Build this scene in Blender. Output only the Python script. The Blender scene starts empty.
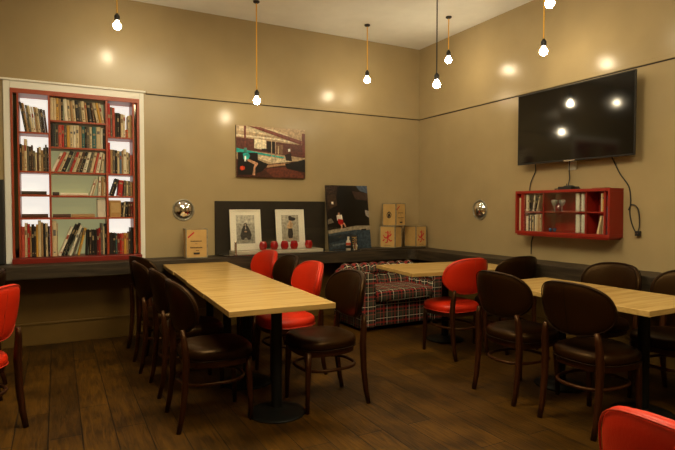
import bpy, bmesh, math, random
from mathutils import Vector, Matrix
random.seed(7)
S = bpy.context.scene
COL = S.collection
R = math.radians
PI = math.pi

# ------------------------------------------------------------------ materials
def newmat(name):
    m = bpy.data.materials.new(name); m.use_nodes = True
    return m, m.node_tree.nodes, m.node_tree.links, m.node_tree.nodes['Principled BSDF']

def mat(name, col, rough=.5, metal=0, spec=.5, bump=0, bscale=40, var=0, vscale=6, coat=0, trans=0, emit=None, estr=0, alpha=1):
    m, n, l, p = newmat(name)
    p.inputs['Base Color'].default_value = (*col, 1)
    p.inputs['Roughness'].default_value = rough
    p.inputs['Metallic'].default_value = metal
    p.inputs['Specular IOR Level'].default_value = spec
    p.inputs['Coat Weight'].default_value = coat
    p.inputs['Coat Roughness'].default_value = .12
    p.inputs['Transmission Weight'].default_value = trans
    if emit:
        p.inputs['Emission Color'].default_value = (*emit, 1)
        p.inputs['Emission Strength'].default_value = estr
    tc = n.new('ShaderNodeTexCoord')
    if var:
        t = n.new('ShaderNodeTexNoise'); t.inputs['Scale'].default_value = vscale; t.inputs['Detail'].default_value = 5
        l.new(tc.outputs['Object'], t.inputs['Vector'])
        r = n.new('ShaderNodeMapRange'); r.inputs['From Min'].default_value = .3; r.inputs['From Max'].default_value = .7
        r.inputs['To Min'].default_value = 1 - var; r.inputs['To Max'].default_value = 1 + var
        l.new(t.outputs['Fac'], r.inputs['Value'])
        mm = n.new('ShaderNodeVectorMath'); mm.operation = 'SCALE'; mm.inputs[0].default_value = col
        l.new(r.outputs[0], mm.inputs['Scale']); l.new(mm.outputs[0], p.inputs['Base Color'])
    if bump:
        t = n.new('ShaderNodeTexNoise'); t.inputs['Scale'].default_value = bscale; t.inputs['Detail'].default_value = 4
        l.new(tc.outputs['Object'], t.inputs['Vector'])
        b = n.new('ShaderNodeBump'); b.inputs['Strength'].default_value = bump; b.inputs['Distance'].default_value = .01
        l.new(t.outputs['Fac'], b.inputs['Height']); l.new(b.outputs[0], p.inputs['Normal'])
    return m

def wood(name, c1, c2, rough=.4, axis=1, scale=1, coat=0, spec=.5):
    m, n, l, p = newmat(name)
    tc = n.new('ShaderNodeTexCoord'); mp = n.new('ShaderNodeMapping')
    sc = [14*scale]*3; sc[axis] = 1.1*scale; mp.inputs['Scale'].default_value = sc
    l.new(tc.outputs['Object'], mp.inputs['Vector'])
    t = n.new('ShaderNodeTexNoise'); t.inputs['Scale'].default_value = 2.2; t.inputs['Detail'].default_value = 7; t.inputs['Distortion'].default_value = .6
    l.new(mp.outputs[0], t.inputs['Vector'])
    r = n.new('ShaderNodeValToRGB'); r.color_ramp.elements[0].color = (*c1, 1); r.color_ramp.elements[1].color = (*c2, 1)
    r.color_ramp.elements[0].position = .32; r.color_ramp.elements[1].position = .68
    l.new(t.outputs['Fac'], r.inputs['Fac']); l.new(r.outputs[0], p.inputs['Base Color'])
    b = n.new('ShaderNodeBump'); b.inputs['Strength'].default_value = .12; b.inputs['Distance'].default_value = .004
    l.new(t.outputs['Fac'], b.inputs['Height']); l.new(b.outputs[0], p.inputs['Normal'])
    p.inputs['Roughness'].default_value = rough; p.inputs['Coat Weight'].default_value = coat
    p.inputs['Specular IOR Level'].default_value = spec
    return m

def floor_mat():
    m, n, l, p = newmat('dark_plank_floor')
    tc = n.new('ShaderNodeTexCoord'); mp = n.new('ShaderNodeMapping'); mp.inputs['Rotation'].default_value = (0, 0, PI/2)
    l.new(tc.outputs['Object'], mp.inputs['Vector'])
    br = n.new('ShaderNodeTexBrick'); br.inputs['Scale'].default_value = 1
    br.inputs['Brick Width'].default_value = 1.25; br.inputs['Row Height'].default_value = .18
    br.inputs['Mortar Size'].default_value = .0035; br.inputs['Mortar Smooth'].default_value = .3; br.offset = .37
    br.inputs['Color1'].default_value = (.042, .0175, .001, 1); br.inputs['Color2'].default_value = (.066, .0275, .0014, 1)
    br.inputs['Mortar'].default_value = (.006, .003, .001, 1)
    l.new(mp.outputs[0], br.inputs['Vector'])
    m2 = n.new('ShaderNodeMapping'); m2.inputs['Scale'].default_value = (22, 2.2, 1)
    l.new(tc.outputs['Object'], m2.inputs['Vector'])
    t = n.new('ShaderNodeTexNoise'); t.inputs['Scale'].default_value = 2; t.inputs['Detail'].default_value = 8; t.inputs['Distortion'].default_value = 1.2
    l.new(m2.outputs[0], t.inputs['Vector'])
    t2 = n.new('ShaderNodeTexNoise'); t2.inputs['Scale'].default_value = 3.5; t2.inputs['Detail'].default_value = 6
    l.new(tc.outputs['Object'], t2.inputs['Vector'])
    ad = n.new('ShaderNodeMath'); ad.operation = 'ADD'; l.new(t.outputs['Fac'], ad.inputs[0]); l.new(t2.outputs['Fac'], ad.inputs[1])
    r = n.new('ShaderNodeMapRange'); r.inputs['From Min'].default_value = .75; r.inputs['From Max'].default_value = 1.25
    r.inputs['To Min'].default_value = .42; r.inputs['To Max'].default_value = 1.6
    l.new(ad.outputs[0], r.inputs['Value'])
    vm = n.new('ShaderNodeVectorMath'); vm.operation = 'SCALE'
    l.new(br.outputs['Color'], vm.inputs[0]); l.new(r.outputs[0], vm.inputs['Scale']); l.new(vm.outputs[0], p.inputs['Base Color'])
    rr = n.new('ShaderNodeMapRange'); rr.inputs['To Min'].default_value = .38; rr.inputs['To Max'].default_value = .62
    l.new(t2.outputs['Fac'], rr.inputs['Value']); l.new(rr.outputs[0], p.inputs['Roughness'])
    b = n.new('ShaderNodeBump'); b.inputs['Strength'].default_value = .35; b.inputs['Distance'].default_value = .004
    sb = n.new('ShaderNodeMath'); sb.operation = 'SUBTRACT'; l.new(t.outputs['Fac'], sb.inputs[0]); l.new(br.outputs['Fac'], sb.inputs[1])
    l.new(sb.outputs[0], b.inputs['Height']); l.new(b.outputs[0], p.inputs['Normal'])
    p.inputs['Specular IOR Level'].default_value = .25
    return m

def plaid_mat():
    m, n, l, p = newmat('tartan_wool')
    tc = n.new('ShaderNodeTexCoord'); sp = n.new('ShaderNodeSeparateXYZ'); l.new(tc.outputs['UV'], sp.inputs[0])
    def band(out, period, off, width):
        a = n.new('ShaderNodeMath'); a.operation = 'ADD'; a.inputs[1].default_value = off + 50*period; l.new(out, a.inputs[0])
        md = n.new('ShaderNodeMath'); md.operation = 'MODULO'; md.inputs[1].default_value = period; l.new(a.outputs[0], md.inputs[0])
        c = n.new('ShaderNodeMath'); c.operation = 'LESS_THAN'; c.inputs[1].default_value = width; l.new(md.outputs[0], c.inputs[0])
        return c.outputs[0]
    def mx(a, b): 
        q = n.new('ShaderNodeMath'); q.operation = 'ADD'; q.use_clamp = True; l.new(a, q.inputs[0]); l.new(b, q.inputs[1]); return q.outputs[0]
    def over(base, fac, col, k):
        f = n.new('ShaderNodeMath'); f.operation = 'MULTIPLY'; f.inputs[1].default_value = k; l.new(fac, f.inputs[0])
        x = n.new('ShaderNodeMix'); x.data_type = 'RGBA'; l.new(f.outputs[0], x.inputs[0])
        if isinstance(base, tuple): x.inputs[6].default_value = (*base, 1)
        else: l.new(base, x.inputs[6])
        x.inputs[7].default_value = (*col, 1); return x.outputs[2]
    c = (.007, .008, .006)
    P = .15
    for ax in (0, 1):
        o = sp.outputs[ax]
        c = over(c, band(o, P, 0, .05), (.09, .08, .045), .42)
        c = over(c, band(o, P, .075, .018), (.36, .02, .015), .65)
    for ax in (0, 1):
        o = sp.outputs[ax]
        c = over(c, band(o, P, .025, .006), (.75, .68, .5), .85)
        c = over(c, band(o, P, .11, .004), (.7, .1, .08), .6)
    l.new(c, p.inputs['Base Color']); p.inputs['Roughness'].default_value = .9
    t = n.new('ShaderNodeTexNoise'); t.inputs['Scale'].default_value = 220; l.new(tc.outputs['Object'], t.inputs['Vector'])
    b = n.new('ShaderNodeBump'); b.inputs['Strength'].default_value = .4; b.inputs['Distance'].default_value = .003
    l.new(t.outputs['Fac'], b.inputs['Height']); l.new(b.outputs[0], p.inputs['Normal'])
    return m

M = {}
M['wall'] = mat('tan_gloss_paint', (.39, .298, .158), rough=.25, spec=.45, bump=.05, bscale=70, var=.05, vscale=3)
M['wall_low'] = mat('brown_panel_paint', (.115, .062, .010), rough=.6, spec=.3, bump=.05, bscale=60, var=.08)
M['ceiling'] = mat('cream_ceiling', (.84, .83, .77), rough=.7, var=.03)
M['painted_shadow'] = mat('painted_rail_shadow', (.04, .03, .02), rough=.8)
M['floor'] = floor_mat()
M['ledge'] = wood('dark_weathered_wood', (.020, .014, .008), (.062, .043, .024), rough=.55, axis=0, spec=.3)
M['ledge_y'] = wood('dark_weathered_wood_side', (.020, .014, .008), (.062, .043, .024), rough=.55, axis=1, spec=.3)
M['white'] = mat('white_gloss_trim', (.88, .87, .80), rough=.35)
M['red_shelf'] = mat('red_lacquer', (.36, .055, .016), rough=.38, var=.08, vscale=9)
M['red_dark'] = mat('deep_red_lacquer', (.20, .010, .003), rough=.4, var=.08)
M['red_cab'] = mat('scarlet_lacquer', (.27, .012, .003), rough=.45, var=.06)
M['red_in'] = mat('scarlet_interior', (.30, .010, .005), rough=.5, var=.06)
M['lightbox'] = mat('backlit_white_panel', (.8, .8, .76), rough=.5, emit=(1, .98, .88), estr=.72)
M['sage'] = mat('sage_glass_back_glow', (.34, .34, .15), rough=.12, emit=(.72, .70, .34), estr=.26)  # emission added to brighten a panel that is no lamp
M['mirror'] = mat('mirror', (.8, .8, .8), rough=.05, metal=1)
M['mirror_dark'] = mat('smoked_mirror', (.16, .15, .12), rough=.08, metal=1)
M['oak'] = wood('oiled_oak_top', (.40, .25, .075), (.56, .37, .13), rough=.27, axis=0, scale=1)
M['iron'] = mat('black_iron', (.006, .006, .005), rough=.5, spec=.18, bump=.05)
M['brown_leather'] = mat('dark_brown_leather', (.013, .0042, .0007), rough=.38, spec=.26, bump=.12, bscale=120, var=.12)
M['red_leather'] = mat('red_leather', (.56, .020, .003), rough=.42, spec=.38, bump=.10, bscale=120, var=.05)
M['brown_leather'].node_tree.nodes['Principled BSDF'].inputs['Specular Tint'].default_value = (1, .62, .28, 1)
M['red_pipe'] = mat('red_piping', (.5, .03, .01), rough=.4)
M['brown_pipe'] = mat('brown_piping', (.012, .004, .001), rough=.7, spec=.1)
M['chair_wood'] = wood('walnut_stain', (.016, .0035, .001), (.032, .008, .002), rough=.42, axis=2, scale=1.5)
M['chair_wood'].node_tree.nodes['Principled BSDF'].inputs['Specular Tint'].default_value = (1, .6, .3, 1)
M['tv_screen'] = mat('black_glass_screen', (.004, .004, .004), rough=.075, spec=.6)
M['tv_case'] = mat('black_plastic', (.012, .012, .012), rough=.3)
M['black'] = mat('matt_black', (.01, .01, .01), rough=.55)
M['chrome'] = mat('brushed_steel', (.62, .60, .56), rough=.22, metal=1)
M['slab'] = mat('polished_dark_counter', (.30, .28, .25), rough=.10, metal=.85)
M['slate'] = mat('charcoal_panel', (.020, .014, .007), rough=.6, spec=.3, bump=.08, bscale=30, var=.15, vscale=4)
M['cord_y'] = mat('orange_braided_cord', (.90, .50, .06), rough=.7)
M['cord_k'] = mat('black_cord', (.015, .015, .015), rough=.6)
M['bulb'] = mat('glowing_bulb', (1, .9, .7), rough=.3, emit=(1, .83, .55), estr=118)
M['paper'] = mat('page_paper', (.62, .54, .38), rough=.8)
M['mat_board'] = mat('cream_mount_board', (.88, .82, .68), rough=.6)
M['frame_pale'] = mat('pale_frame', (.86, .80, .66), rough=.4)
M['red_glass'] = mat('ruby_glass', (.55, .008, .008), rough=.08, trans=.35, spec=.7)
M['wax'] = mat('cream_wax', (.8, .7, .5), rough=.5)
M['box_wood'] = mat('tan_plywood', (.58, .36, .12), rough=.5, var=.1, vscale=8)
M['box_edge'] = mat('worn_metal_edge', (.30, .27, .20), rough=.4, metal=.5, bump=.1, var=.3, vscale=30)
M['ink'] = mat('black_ink', (.03, .02, .015), rough=.6)
M['ink_red'] = mat('red_ink', (.55, .02, .02), rough=.6)
M['plaid'] = plaid_mat()
M['stemware'] = mat('thin_clear_glass', (.9, .88, .8), rough=.1, spec=.8)
M['stemware'].node_tree.nodes['Principled BSDF'].inputs['Alpha'].default_value = .28
M['tray'] = mat('pale_gloss_board', (.60, .54, .42), rough=.18)
M['socket'] = mat('white_plastic', (.75, .72, .62), rough=.4)
def glass_mat():
    m, n, l, p = newmat('clear_glass')
    tr = n.new('ShaderNodeBsdfTransparent'); gl = n.new('ShaderNodeBsdfGlossy'); gl.inputs['Roughness'].default_value = .03
    fr = n.new('ShaderNodeFresnel'); fr.inputs['IOR'].default_value = 1.45; mx = n.new('ShaderNodeMixShader')
    fm = n.new('ShaderNodeMath'); fm.operation = 'MULTIPLY'; fm.inputs[1].default_value = .55
    l.new(fr.outputs[0], fm.inputs[0]); l.new(fm.outputs[0], mx.inputs[0]); l.new(tr.outputs[0], mx.inputs[1]); l.new(gl.outputs[0], mx.inputs[2])
    l.new(mx.outputs[0], n['Material Output'].inputs['Surface']); return m
M['glass'] = glass_mat()
_flat = {}
def flat(c, rough=.55):
    k = tuple(c)
    if k not in _flat:
        _flat[k] = mat('colour_%02d' % (len(_flat)+1), tuple((v/255)**2.2 for v in c), rough=rough, var=.06, vscale=25)
    return _flat[k]

# ------------------------------------------------------------------ mesh builder
class MB:
    def __init__(s): s.v = []; s.f = []; s.mi = []; s.uv = None
    def add(s, vs, fs, mi=0):
        o = len(s.v); s.v += [tuple(x) for x in vs]
        for f in fs: s.f.append([i+o for i in f]); s.mi.append(mi)
    def box(s, x0, x1, y0, y1, z0, z1, mi=0, mx=None):
        vs = [Vector((x, y, z)) for z in (z0, z1) for y in (y0, y1) for x in (x0, x1)]
        if mx: vs = [mx @ v for v in vs]
        s.add(vs, [(0, 2, 3, 1), (4, 5, 7, 6), (0, 1, 5, 4), (2, 6, 7, 3), (0, 4, 6, 2), (1, 3, 7, 5)], mi)
        return s
    def lathe(s, prof, seg=24, mi=0, c=(0, 0, 0), mx=None, cap=True):
        vs = []
        for r, z in prof:
            for k in range(seg):
                a = 2*PI*k/seg; vs.append(Vector((c[0]+r*math.cos(a), c[1]+r*math.sin(a), c[2]+z)))
        if mx: vs = [mx @ v for v in vs]
        fs = []
        for i in range(len(prof)-1):
            for k in range(seg):
                k2 = (k+1) % seg; fs.append((i*seg+k, i*seg+k2, (i+1)*seg+k2, (i+1)*seg+k))
        if cap:
            fs.append(tuple(reversed(range(seg)))); fs.append(tuple((len(prof)-1)*seg+k for k in range(seg)))
        s.add(vs, fs, mi); return s
    def tube(s, pts, rad, seg=8, closed=False, mi=0, sq=None):
        pts = [Vector(p) for p in pts]; n = len(pts)
        if not hasattr(rad, '__len__'): rad = [rad]*n
        vs = []; ref = None
        for i, p in enumerate(pts):
            if closed: t = pts[(i+1) % n]-pts[i-1]
            else: t = pts[min(i+1, n-1)]-pts[max(i-1, 0)]
            t.normalize()
            if ref is None: ref = Vector((0, 0, 1)) if abs(t.z) < .9 else Vector((1, 0, 0))
            a = t.cross(ref).normalized(); b = a.cross(t).normalized(); ref = b
            for k in range(seg):
                an = 2*PI*(k+.5)/seg; ca, sa = math.cos(an), math.sin(an)
                if sq:
                    e = sq; ca = math.copysign(abs(ca)**e, ca); sa = math.copysign(abs(sa)**e, sa)
                vs.append(p+(a*ca+b*sa)*rad[i])
        fs = []
        for i in range(n if closed else n-1):
            j = (i+1) % n
            for k in range(seg):
                k2 = (k+1) % seg; fs.append((i*seg+k, i*seg+k2, j*seg+k2, j*seg+k))
        if not closed:
            fs.append(tuple(reversed(range(seg)))); fs.append(tuple((n-1)*seg+k for k in range(seg)))
        s.add(vs, fs, mi); return s
    def build(s, name, m, parent=None, smooth=False, bevel=0, loc=None, angle=None):
        me = bpy.data.meshes.new(name); me.from_pydata(s.v, [], s.f)
        ms = m if isinstance(m, (list, tuple)) else [m]
        for x in ms: me.materials.append(M[x] if isinstance(x, str) else x)
        for p, i in zip(me.polygons, s.mi): p.material_index = i; p.use_smooth = smooth
        if s.uv:
            ul = me.uv_layers.new(name='UVMap')
            for p in me.polygons:
                for li, vi in zip(p.loop_indices, p.vertices): ul.data[li].uv = s.uv[vi]
        bm = bmesh.new(); bm.from_mesh(me); bmesh.ops.recalc_face_normals(bm, faces=bm.faces); bm.to_mesh(me); bm.free()
        o = bpy.data.objects.new(name, me); COL.objects.link(o)
        if parent: o.parent = parent
        if loc: o.location = loc
        if bevel:
            b = o.modifiers.new('bevel', 'BEVEL'); b.width = bevel; b.segments = 2; b.limit_method = 'ANGLE'; b.angle_limit = R(40)
        return o

def tag(o, label=None, cat=None, group=None, kind=None):
    if label: o['label'] = label
    if cat: o['category'] = cat
    if group: o['group'] = group
    if kind: o['kind'] = kind
    return o
def thing(name, label, cat, loc=(0, 0, 0), rz=0, group=None, rx=0):
    o = bpy.data.objects.new(name, None); COL.objects.link(o); o.empty_display_size = .1
    o.location = loc; o.rotation_euler = (rx, 0, rz)
    return tag(o, label, cat, group)
def dup(root, loc, rz, label, group):
    r = root.copy(); COL.objects.link(r); r.location = loc; r.rotation_euler = (0, 0, rz)
    r['label'] = label; r['group'] = group
    for ch in list(root.children):
        c = ch.copy(); COL.objects.link(c); c.parent = r
        for g in list(ch.children):
            d = g.copy(); COL.objects.link(d); d.parent = c
    return r
def struct(name, mb, m, **k): return tag(mb.build(name, m, **k), kind='structure')

# ------------------------------------------------------------------ room
H = 3.52; RAILZ = 2.565
XL, YF = -6.6, -8.2
LT, LB, LD = .815, .69, .36
struct('floor', MB().box(XL-.1, .1, YF-.1, .1, -.1, 0), 'floor')
struct('ceiling', MB().box(XL-.1, .1, YF-.1, .1, H, H+.1), 'ceiling')
NX0, NX1, NZ0, NZ1 = -4.815, -3.650, LT, 2.495
wb = MB()
wb.box(XL-.1, NX0, 0, .34, 0, H); wb.box(NX1, .34, 0, .34, 0, H)
wb.box(NX0, NX1, 0, .34, NZ1, H); wb.box(NX0, NX1, 0, .34, 0, NZ0); wb.box(NX0, NX1, .28, .34, NZ0, NZ1)
struct('wall_back', wb, 'wall')
struct('wall_right', MB().box(0, .12, YF-.1, 0, 0, H), 'wall')
struct('wall_left', MB().box(XL-.1, XL, YF-.1, 0, 0, H), 'wall')
struct('wall_front', MB().box(XL, 0, YF-.1, YF, 0, H), 'wall')
# picture rail: lip, and the shadow line under it painted as a dark strip
struct('trim_1', MB().box(NX1+.07, 0, -.012, 0, RAILZ, RAILZ+.035), 'wall', bevel=.003)
struct('trim_2', MB().box(NX1+.07, 0, -.003, 0, RAILZ-.010, RAILZ), 'painted_shadow')
struct('trim_3', MB().box(-.012, 0, YF, -.012, RAILZ, RAILZ+.035), 'wall', bevel=.003)
struct('trim_4', MB().box(-.003, 0, YF, -.003, RAILZ-.010, RAILZ), 'painted_shadow')
# white architrave around the niche
struct('trim_5', MB().box(NX0-.055, NX0, -.022, 0, LT, NZ1+.07), 'white', bevel=.004)
struct('trim_6', MB().box(NX1, NX1+.045, -.022, 0, LT, NZ1+.07), 'white', bevel=.004)
t7 = MB().box(NX0, NX1, -.022, 0, NZ1, NZ1+.07); struct('trim_7', t7, 'white', bevel=.004)
struct('trim_8', MB().box(NX0-.075, NX1+.065, -.036, 0, NZ1+.07, NZ1+.09), 'white', bevel=.004)
# dado panelling and skirting under the ledge
struct('trim_9', MB().box(XL, 0, -.006, 0, 0, LB), 'wall_low')
struct('baseboard_back', MB().box(XL, 0, -.022, -.006, 0, .205).box(XL, 0, -.032, -.006, .205, .222), 'wall_low', bevel=.003)
struct('trim_10', MB().box(-.006, 0, YF, -.006, 0, LB), 'wall_low')
struct('baseboard_right', MB().box(-.022, -.006, YF, -.022, 0, .205).box(-.030, -.006, YF, -.022, .205, .222), 'wall_low', bevel=.003)
# ledge running round two walls
struct('trim_11', MB().box(XL, -LD-.1, -LD, -.006, LB, LT), 'ledge', bevel=.006)
lm = MB()
cpts = [(-LD-.1, -.006), (-LD-.1, -LD)]
for k in range(0, 7):
    a = PI/2 * k/6; cpts.append((-LD-.1+.1*math.sin(a), -LD-.1+.1*math.cos(a)))
cpts += [(-.006, -LD-.1), (-.006, -.006)]
nc = len(cpts)
lm.add([(x, y, LB) for x, y in cpts]+[(x, y, LT) for x, y in cpts],
       [tuple(range(nc)), tuple(range(nc, 2*nc))]+[(i, (i+1) % nc, nc+(i+1) % nc, nc+i) for i in range(nc)])
struct('trim_12', lm, 'ledge')
struct('trim_13', MB().box(-LD, -.006, YF, -LD-.1, LB, LT), 'ledge_y', bevel=.006)

# ------------------------------------------------------------------ bookcase in the niche
BC = thing('bookcase', 'tall red bookcase set in a white framed niche, filled with books', 'bookcase', (-4.232, 0, LT))
bx, bz = -4.232, LT
def bpart(name, x0, x1, y0, y1, z0, z1, m, lab=None, bv=.002):
    o = MB().box(x0-bx, x1-bx, y0, y1, z0-bz, z1-bz).build(name, m, BC, bevel=bv)
    if lab: o['label'] = lab
    return o
F0, BK = -.030, .235
ZT, ZP = 2.450, .868
bpart('side_panel', -4.813, -4.794, F0, BK, ZP, ZT, 'red_shelf')
bpart('side_panel', -4.760, -4.744, F0, BK, ZP, ZT, 'red_shelf')
bpart('side_panel', -3.722, -3.704, F0, BK, ZP, ZT, 'red_shelf')
bpart('side_panel', -3.676, -3.652, F0, BK, ZP, ZT, 'red_shelf')
bpart('divider', -4.498, -4.479, F0, BK, ZP, ZT, 'red_shelf')
bpart('divider', -3.980, -3.959, F0, BK, ZP, ZT, 'red_shelf')
bpart('top_rail', -4.813, -3.652, F0-.004, BK, ZT, 2.494, 'red_shelf')
bpart('plinth', -4.813, -3.652, F0-.10, BK, LT+.001, ZP-.004, 'red_dark', 'deep red plinth')
bpart('mirror_strip', -4.794, -4.760, .02, .03, ZP, ZT, 'mirror_dark', 'narrow smoked mirror strip', 0)
bpart('mirror_strip', -3.704, -3.676, .02, .03, ZP, ZT, 'mirror_dark', 'narrow smoked mirror strip', 0)
cL, cM, cR = (-4.744, -4.498), (-4.479, -3.980), (-3.959, -3.722)
for z, cols in ((2.078, (cL,)), (1.700, (cL,)), (1.472, (cL,)), (1.246, (cL,)),
                (2.208, (cM,)), (1.946, (cM,)), (1.700, (cM,)), (1.466, (cM,)), (1.246, (cM,)),
                (2.076, (cR,)), (1.698, (cR,)), (1.466, (cR,)), (1.246, (cR,))):
    for c in cols: bpart('shelf', c[0], c[1], F0+.004, BK, z-.009, z+.009, 'red_shelf')
bpart('light_panel', cL[0], cL[1], BK, BK+.012, ZP, ZT, 'lightbox', 'glowing white backlit panel', 0)
bpart('light_panel', cR[0], cR[1], BK, BK+.012, ZP, ZT, 'lightbox', 'glowing white backlit panel', 0)
bpart('back_panel', cM[0], cM[1], BK, BK+.012, ZP, ZT, 'sage', 'sage green glossy back panel with added glow', 0)

CN = {'k': ((28, 22, 18), 'black'), 'w': ((225, 215, 190), 'white'), 'c': ((205, 185, 145), 'cream'), 't': ((165, 130, 85), 'tan'),
      'g': ((95, 88, 75), 'grey'), 'b': ((80, 52, 32), 'brown'), 'r': ((170, 28, 18), 'red'), 'p': ((185, 80, 60), 'pinkish red'),
      'y': ((200, 150, 60), 'yellow'), 'o': ((215, 90, 35), 'orange'), 'u': ((85, 110, 135), 'blue'), 'e': ((45, 95, 95), 'teal'), 'd': ((60, 48, 38), 'dark brown'),
      'm': ((110, 22, 18), 'maroon')}
ORD = ['first', 'second', 'third', 'fourth', 'fifth', 'sixth', 'seventh', 'eighth', 'ninth', 'tenth', 'eleventh', 'twelfth', 'thirteenth', 'fourteenth', 'fifteenth', 'sixteenth', 'seventeenth', 'eighteenth', 'nineteenth', 'twentieth']
def book_mesh(w, h, d, code, band):
    c = CN[code][0]; mb = MB()
    t = min(.003, w*.15)
    # boards, rounded spine, page block; spine faces -y
    mb.box(0, t, .004, d, 0, h, 0); mb.box(w-t, w, .004, d, 0, h, 0)
    n = 4; vs = []
    for z in (0, h):
        for k in range(n+1):
            a = PI*k/n; vs.append((w/2-w/2*math.cos(a), .004-.004*math.sin(a), z))
    fs = [(k, k+1, n+1+k+1, n+1+k) for k in range(n)]+[tuple(range(n+1)), tuple(range(n+1, 2*n+2))]
    mb.add(vs, fs, 0)
    mb.box(t, w-t, .004, d-.006, .003, h-.003, 1)
    if band:
        dark = sum(c) < 260
        z0 = h*random.uniform(.55, .75); mb.box(w*.18, w*.82, -.0012, .003, z0, z0+h*random.uniform(.08, .18), 2)
        if random.random() < .6: mb.box(w*.3, w*.7, -.0012, .003, h*.1, h*.1+.012, 2)
        if random.random() < .5:
            z = h*.22
            for q in range(4): mb.box(w*.35, w*.62, -.0012, .003, z, z+.008, 2); z += .014
        bc = (150, 130, 95) if dark else random.choice([(120, 95, 65), (150, 60, 40), (105, 100, 95)])
        return mb, [flat(c), 'paper', flat(bc)]
    return mb, [flat(c), 'paper']
def books(row, x0, x1, z0, seq, shelf, fit=True, yf=.0, align='l', depth=.15, dmax=None):
    """seq: (code, width mm, height mm, lean degrees, lean>0 = top to the right)"""
    tot = 0
    for c, w, h, a in seq: tot += w/1000/math.cos(R(a))
    gaps = [max(0, min(seq[i][2], seq[i+1][2])/1000*(math.tan(R(seq[i][3]))-math.tan(R(seq[i+1][3]))))+.0004 for i in range(len(seq)-1)]+[0]
    ext = sum(gaps)
    if seq[-1][3] > 0: ext += math.sin(R(seq[-1][3]))*seq[-1][2]/1000
    if seq[0][3] < 0: ext += math.sin(R(-seq[0][3]))*seq[0][2]/1000
    sc = (x1-x0-.004-ext)/tot if fit else 1
    x = x0+.002 if align == 'l' else x1-.002-tot*sc-ext
    if seq[0][3] < 0 and align == 'l': x += math.sin(R(-seq[0][3]))*seq[0][2]/1000
    for i, (c, w, h, a) in enumerate(seq):
        w = w/1000*sc; h = h/1000; ww = w*.96
        mb, ms = book_mesh(ww, h, depth+random.uniform(-.02, .02), c, random.random() < .75)
        o = mb.build('book', ms)
        wf = w/math.cos(R(a))
        if a >= 0: o.location = (x, yf+random.uniform(0, .012), z0+ww*math.sin(R(a)))
        else: o.location = (x, yf+random.uniform(0, .012), z0)
        if a < 0:
            pass
        o.rotation_euler = (0, R(a), 0)
        if a < 0: o.location.z = z0
        lean = '' if abs(a) < 4 else (' leaning left' if a < 0 else ' leaning right')
        cw = CN[c][1]
        size = 'tall ' if h > .27 else ('short ' if h < .17 else '')
        tag(o, f'{size}{cw} book{lean}, {ORD[i]} from left {shelf}', 'book', row)
        x += wf+gaps[i]
SZ = .009
books('books on the top left shelf', *cL, 2.078+SZ, [('k', 22, 290, -9), ('t', 26, 280, -9), ('g', 24, 262, -8), ('c', 28, 258, -8), ('w', 24, 250, -7), ('t', 26, 250, -6), ('c', 28, 245, -6), ('g', 18, 235, -6), ('d', 34, 232, -6), ('b', 26, 225, -6)], 'on the top left bookcase shelf')
books('books on the second left shelf', *cL, 1.700+SZ, [('k', 22, 260, 0), ('t', 24, 250, 0), ('c', 34, 310, 0), ('g', 22, 245, 0), ('d', 24, 240, 0), ('b', 18, 255, 0), ('g', 24, 200, 0), ('c', 22, 185, 0), ('b', 20, 230, 0), ('c', 26, 240, 0), ('t', 24, 210, 0), ('d', 22, 235, 0), ('g', 20, 265, 0), ('d', 18, 240, 0)], 'on the second left bookcase shelf')
books('books on the bottom left shelf', *cL, ZP, [('p', 36, 300, 0), ('c', 28, 335, 0), ('r', 26, 325, 0), ('t', 18, 300, 0), ('k', 28, 322, 0), ('d', 22, 300, 0), ('y', 22, 320, 0), ('c', 32, 360, 0), ('t', 24, 340, 0), ('k', 26, 330, 0), ('c', 26, 330, 0), ('d', 20, 300, 0)], 'on the bottom left bookcase shelf')
books('books on the top middle shelf', *cM, 2.208+SZ, [('c', 26, 225, 0), ('c', 22, 222, 0), ('y', 22, 222, 0), ('t', 20, 220, 0), ('k', 18, 214, 0), ('w', 30, 222, -3), ('c', 24, 215, -3), ('t', 20, 200, -4), ('c', 22, 212, -4), ('k', 30, 214, -4), ('g', 20, 212, -4), ('c', 30, 210, -5), ('t', 20, 200, -5), ('k', 34, 205, -7), ('b', 20, 200, -8), ('c', 26, 208, -11), ('y', 22, 210, -11), ('c', 22, 205, -12)], 'on the top middle bookcase shelf')
books('books on the second middle shelf', *cM, 1.946+SZ, [('k', 40, 232, 0), ('d', 24, 226, 0), ('p', 30, 222, 0), ('r', 18, 222, 0), ('g', 24, 222, 0), ('y', 24, 222, 0), ('c', 30, 228, 0), ('w', 22, 226, 0), ('c', 30, 228, 0), ('t', 22, 218, 0), ('e', 28, 222, 0), ('k', 14, 218, 0), ('g', 26, 218, 0), ('c', 22, 218, 0), ('e', 38, 222, 0), ('c', 40, 226, 0), ('w', 18, 215, 0), ('k', 22, 210, 0)], 'on the second middle bookcase shelf')
books('books on the third middle shelf', *cM, 1.700+SZ, [('w', 22, 205, 24), ('p', 24, 215, 24), ('c', 20, 205, 22), ('k', 34, 220, 22), ('g', 18, 215, 20), ('r', 22, 215, 20), ('c', 22, 210, 18), ('b', 22, 215, 18), ('k', 24, 215, 17), ('w', 26, 215, 16), ('g', 20, 210, 14), ('c', 24, 215, 13), ('p', 18, 210, 12), ('w', 26, 215, 11), ('c', 22, 200, 8)], 'on the third middle bookcase shelf')
books('books on the fourth middle shelf', -4.09, cM[1], 1.466+SZ, [('w', 18, 180, 17), ('c', 14, 175, 16), ('w', 24, 200, 2), ('t', 20, 195, 0), ('c', 22, 190, 0)], 'on the fourth middle bookcase shelf', fit=False, align='r')
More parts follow.
